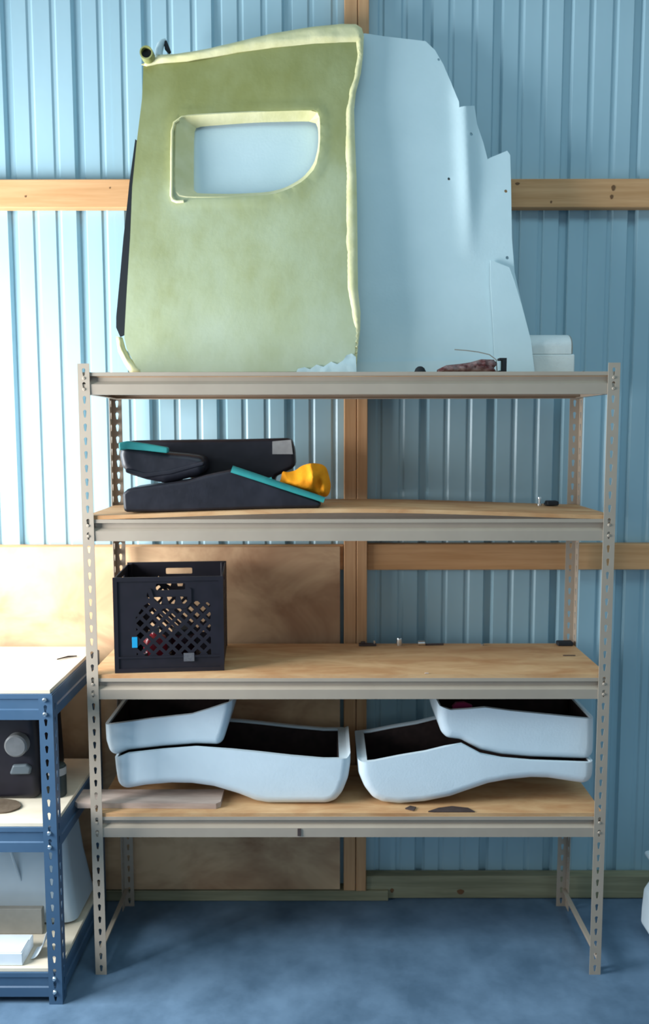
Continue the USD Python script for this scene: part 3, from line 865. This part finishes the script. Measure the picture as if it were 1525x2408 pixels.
f4 = flat(Z4)
G4 = None
fender('white fibreglass fender, lower of the left pair on the fourth shelf',
       [(262, 1788.7), (300, 1772.7), (380, 1763.7), (460, 1757.7), (545, 1763.7), (600, 1769), (680, 1778), (760, 1785), (815, 1785), (824, 1778)],
       [(824, 1800), (819, 1835), (806, 1868), (790, 1888), (768, 1899), (700, 1903), (630, 1899), (600, 1890), (560, 1874), (500, 1856), (450, 1849), (400, 1848), (340, 1853), (290, 1862), (276, 1862), (268, 1815)], .05, .265, f4, ends=(0, .022))
fender('white fibreglass fender, lower of the right pair on the fourth shelf',
       [(836, 1790), (850, 1793), (880, 1790), (940, 1778), (1000, 1768), (1045, 1757), (1085, 1750), (1130, 1773.7), (1180, 1783.7), (1250, 1789.7), (1396, 1794.7)],
       [(1399, 1810), (1396, 1848), (1370, 1848), (1330, 1842), (1290, 1836), (1250, 1835), (1200, 1840), (1150, 1849), (1100, 1866), (1060, 1880), (1000, 1892), (940, 1897), (900, 1893), (876, 1882), (856, 1856), (843, 1825)], .045, .265, f4, ends=(.022, 0))
fender('white fibreglass fender, upper of the left pair, turned up at its right end',
       [(242, 1706), (300, 1698), (360, 1690), (450, 1680), (490, 1668), (526, 1656), (548, 1650)],
       [(544, 1670), (537, 1700), (527, 1735), (519, 1757), (500, 1755), (460, 1754), (380, 1760), (300, 1769), (262, 1784), (254, 1770), (246, 1745)], .062, .27, f4, r=.024)
fender('white fibreglass fender, upper of the right pair, with a red scrap inside',
       [(1026, 1648), (1034, 1662), (1060, 1670), (1100, 1668), (1140, 1664), (1200, 1672), (1300, 1682), (1398, 1692)],
       [(1400, 1730), (1398, 1791), (1250, 1786), (1180, 1780), (1132, 1770), (1085, 1745), (1050, 1740), (1038, 1726), (1030, 1698)], .058, .25, f4, r=.028)
mg = px([(1063, 1663), (1072, 1654), (1092, 1653), (1110, 1660), (1104, 1674), (1080, 1680), (1066, 1676)], .12)
single('red_scrap', ext_xz(Polygon(mg), .12, .135), MAGENTA, 'crimson plastic scrap sticking up inside the upper right fender', 'scrap')
a, b = at(178, 1880, .06), at(520, 1880, .06)
pkz = Z4 + .0004
pk = shapely.geometry.box(a[0], .012, b[0], .115)
pk = Polygon(np.array([(a[0], .05), (a[0] + .012, .036), (.045, .036), (b[0] - .012, .032), (b[0], .045), (b[0], .13), (a[0], .13)]))
q = ext(pk, .016)
q.apply_translation([0, 0, pkz])
single('wood_plank', q, SPARE, 'short weathered plank under the left fenders, its end sticking out past the left post', 'plank')
for pts, lab in (([(1006, 1910), (1030, 1902), (1062, 1898), (1100, 1902), (1116, 1911), (1060, 1915), (1020, 1916)], 'larger dark flat scrap on the fourth shelf below the right fender'),
                 ([(952, 1903), (964, 1897), (978, 1900), (972, 1908)], 'smaller dark chip on the fourth shelf, left of the flat scrap')):
    g = [on(x, y, Z4) for x, y in pts]
    q = ext(Polygon([(p[0], max(p[1], .008)) for p in g]).buffer(0), .003)
    q.apply_translation([0, 0, Z4 + .0006])
    single('dark_scrap', q, BROWN, lab, 'scrap')
a, b = at(699, 1924, 0), at(707, 1924, 0)
part('beam_splice', bx(a[0], b[0], -.0006, .0024, LEV[3] - .056, LEV[3] - .034), BROWN, beams[3], label='dark seam clip on the lowest front beam')

# ------------------------------------------------------------------ things on and in the blue rack
a, b = on(134, 1553, BT1), on(181, 1545, BT1)
zz = BT1 + .0035
single('dark_rod', tube([[a[0], a[1], zz], [(a[0] + b[0]) / 2, (a[1] + b[1]) / 2 + .012, zz], [b[0], b[1], zz]], [.002, .003, .002], 8), BROWN, 'short bent dark rod lying on the pale workbench top', 'rod')
# middle shelf
mz = BT2 + .0006
mach = thing('machine', 'dark machine with a round greyish dial and a grey badge on the blue rack', 'machine', (-.30, .16, mz))
part('body', pillow([(-.62, mz), (-.62, mz + .255), (-.50, mz + .28), (-.165, mz + .27), (-.155, mz + .02), (-.165, mz)], .02, .27, .02, n=120), BLACKP, mach)
c = at(39, 1752, .005)
part('dial', lathe([(0, -.012), (.028, -.012), (.033, -.008), (.034, .014), (0, .014)], [c[0], .005, c[2]], 'y', 32), mat('dull_dial', (.16, .165, .17), (.20, .205, .21), scale=(30, 30, 30), rough=.35, spec=.5), mach)
a = at(46, 1812, .01)
part('badge', pillow([(a[0] - .032, a[2] - .014), (a[0] + .03, a[2] - .012), (a[0] + .034, a[2] + .008), (a[0] + .02, a[2] + .018), (a[0] - .02, a[2] + .016)], .008, .024, .006, n=60, prof=3), mat('dull_badge', (.11, .135, .15), rough=.4), mach)
c = at(134, 1800, .055)
tin = thing('tin_can', 'dark green can with a pale lid label on the blue rack, behind its right post', 'can', (c[0], .055, mz))
part('body', lathe([(0, 0), (.024, 0), (.026, .003), (.026, .088), (.023, .094), (0, .094)], [c[0], .055, mz]), mat('dark_green', (.015, .028, .03), rough=.4), tin)
part('label', lathe([(.0262, .066), (.0267, .066), (.0267, .088), (.0262, .088), (.0262, .066)], [c[0], .055, mz]), GREYL, tin)
a = on(8, 1900, mz)
q = smooth_poly([(a[0] - .12, a[1] - .03), (a[0] + .02, a[1] - .04), (a[0] + .055, a[1] + .0), (a[0] + .02, a[1] + .05), (a[0] - .12, a[1] + .06)], n=2)
g = ext(Polygon(q), .004)
g.apply_translation([0, 0, mz])
single('brown_cloth', g, mat('brown_cloth', (.10, .07, .045), (.15, .11, .075), scale=(30, 30, 30), rough=.9), 'flat brown cloth lying in front of the dark machine', 'cloth')
# bottom shelf
bz = BT3 + .0006
c0 = on(60, 2120, bz)
Yb = .16
l0, l1 = at(-60, 2120, Yb)[0], at(196, 2105, Yb)[0]
t0, t1 = at(-40, 1960, Yb)[0], at(158, 1950, Yb)[0]
zt = BLEV[1] - .075
tubp = lambda k, ins: (l0 + (t0 - l0) * k + ins, l1 + (t1 - l1) * k - ins)
rings = []
for k, ins in ((0, .012), (.03, 0), (.5, .004), (.97, 0), (1, .012)):
    x0, x1 = tubp(k, ins)
    d0, d1 = .08 + .03 * k + ins, .30 - .02 * k - ins
    z = bz + (zt - .03 - bz) * k
    ring = Polygon([(x0, d0), (x1, d0), (x1, d1), (x0, d1)]).buffer(-.03).buffer(.03, 6)
    rr = resample(list(ring.exterior.coords)[:-1], 80)
    rr = np.roll(rr, -int(np.argmin(np.abs(rr - [x0, d0]).sum(1))), 0)
    rings.append(np.c_[rr, np.full(len(rr), z)])
vv = np.vstack(rings)
nn = 80
i, j = np.arange(nn), (np.arange(nn) + 1) % nn
ff = [np.c_[k * nn + i, k * nn + j, (k + 1) * nn + j] for k in range(4)] + [np.c_[k * nn + i, (k + 1) * nn + j, (k + 1) * nn + i] for k in range(4)]
vv = np.vstack([vv, rings[0].mean(0), rings[-1].mean(0)])
ff += [np.c_[np.full(nn, 5 * nn), j, i], np.c_[np.full(nn, 5 * nn + 1), 4 * nn + i, 4 * nn + j]]
tubm = trimesh.Trimesh(vv, np.vstack(ff), process=False)
trimesh.repair.fix_normals(tubm)
btub = thing('plastic_tub', 'large milky plastic tub on the bottom shelf of the blue rack', 'tub', ((l0 + l1) / 2, .2, bz))
part('body', tubm, BIN, btub, smooth=50)
fold = [at(21, 2004, .075), at(30, 2030, .078), at(38, 2055, .082), at(46, 2076, .086)]
part('mould_seam', tube(np.array(fold) + [0, .012, 0], [.004, .005, .005, .003], 8), BIN, btub)
a, b = at(-60, 2180, .03), at(97, 2140, .03)
kb = single('grey_board', bx(-.60, b[0], .035, .055, bz, b[2], .002), KRAFT, 'grey board standing on edge between the tub and the white carton', 'board')
a = at(52, 2242, -.112)
bk = on(98, 2197, a[2])[1]
carton = thing('carton', 'small white carton at the front of the blue rack bottom shelf', 'box', (a[0] - .1, -.02, bz))
part('box', bx(a[0] - .24, a[0], -.112, min(bk, .03), bz, a[2], .0015), CARD, carton)
part('lid_flap', bx(a[0] - .235, a[0] - .004, -.109, -.05, a[2] + .0004, a[2] + .0018), CARD, carton)
pp = []
for t in np.linspace(0, 1, 9):
    pp.append((a[0] + .014 + .045 * t, bz + .002 + .075 * t ** 2.2))
pl2 = LineString(pp).buffer(.0007, cap_style='flat')
single('paper_sheet', ext_xz(pl2, -.085, -.03), CARD, 'curled white paper strip beside the white carton', 'paper')

# ------------------------------------------------------------------ white part at the right edge of the picture
Yr = .20
fz = flat(0)
wr_ = px([(1503, 2163), (1505, 2130), (1510, 2086), (1524, 2066), (1640, 2040), (1700, 2100), (1700, 2310), (1596, 2310), (1560, 2260), (1528, 2206)], Yr, fz)
rp_ = thing('fibreglass_piece', 'white fibreglass piece standing on the concrete at the right edge', 'car part', (1.8, .1, 0))
part('body', pillow(wr_, .10, Yr, .014, n=120), GELBR, rp_)
rl = px([(1507, 2001), (1530, 1996), (1660, 2004), (1690, 2036), (1640, 2039), (1560, 2044), (1528, 2022)], Yr + .02)
part('upper_rim', pillow(rl, .11, Yr + .02, .008, n=80), GELBR, rp_)
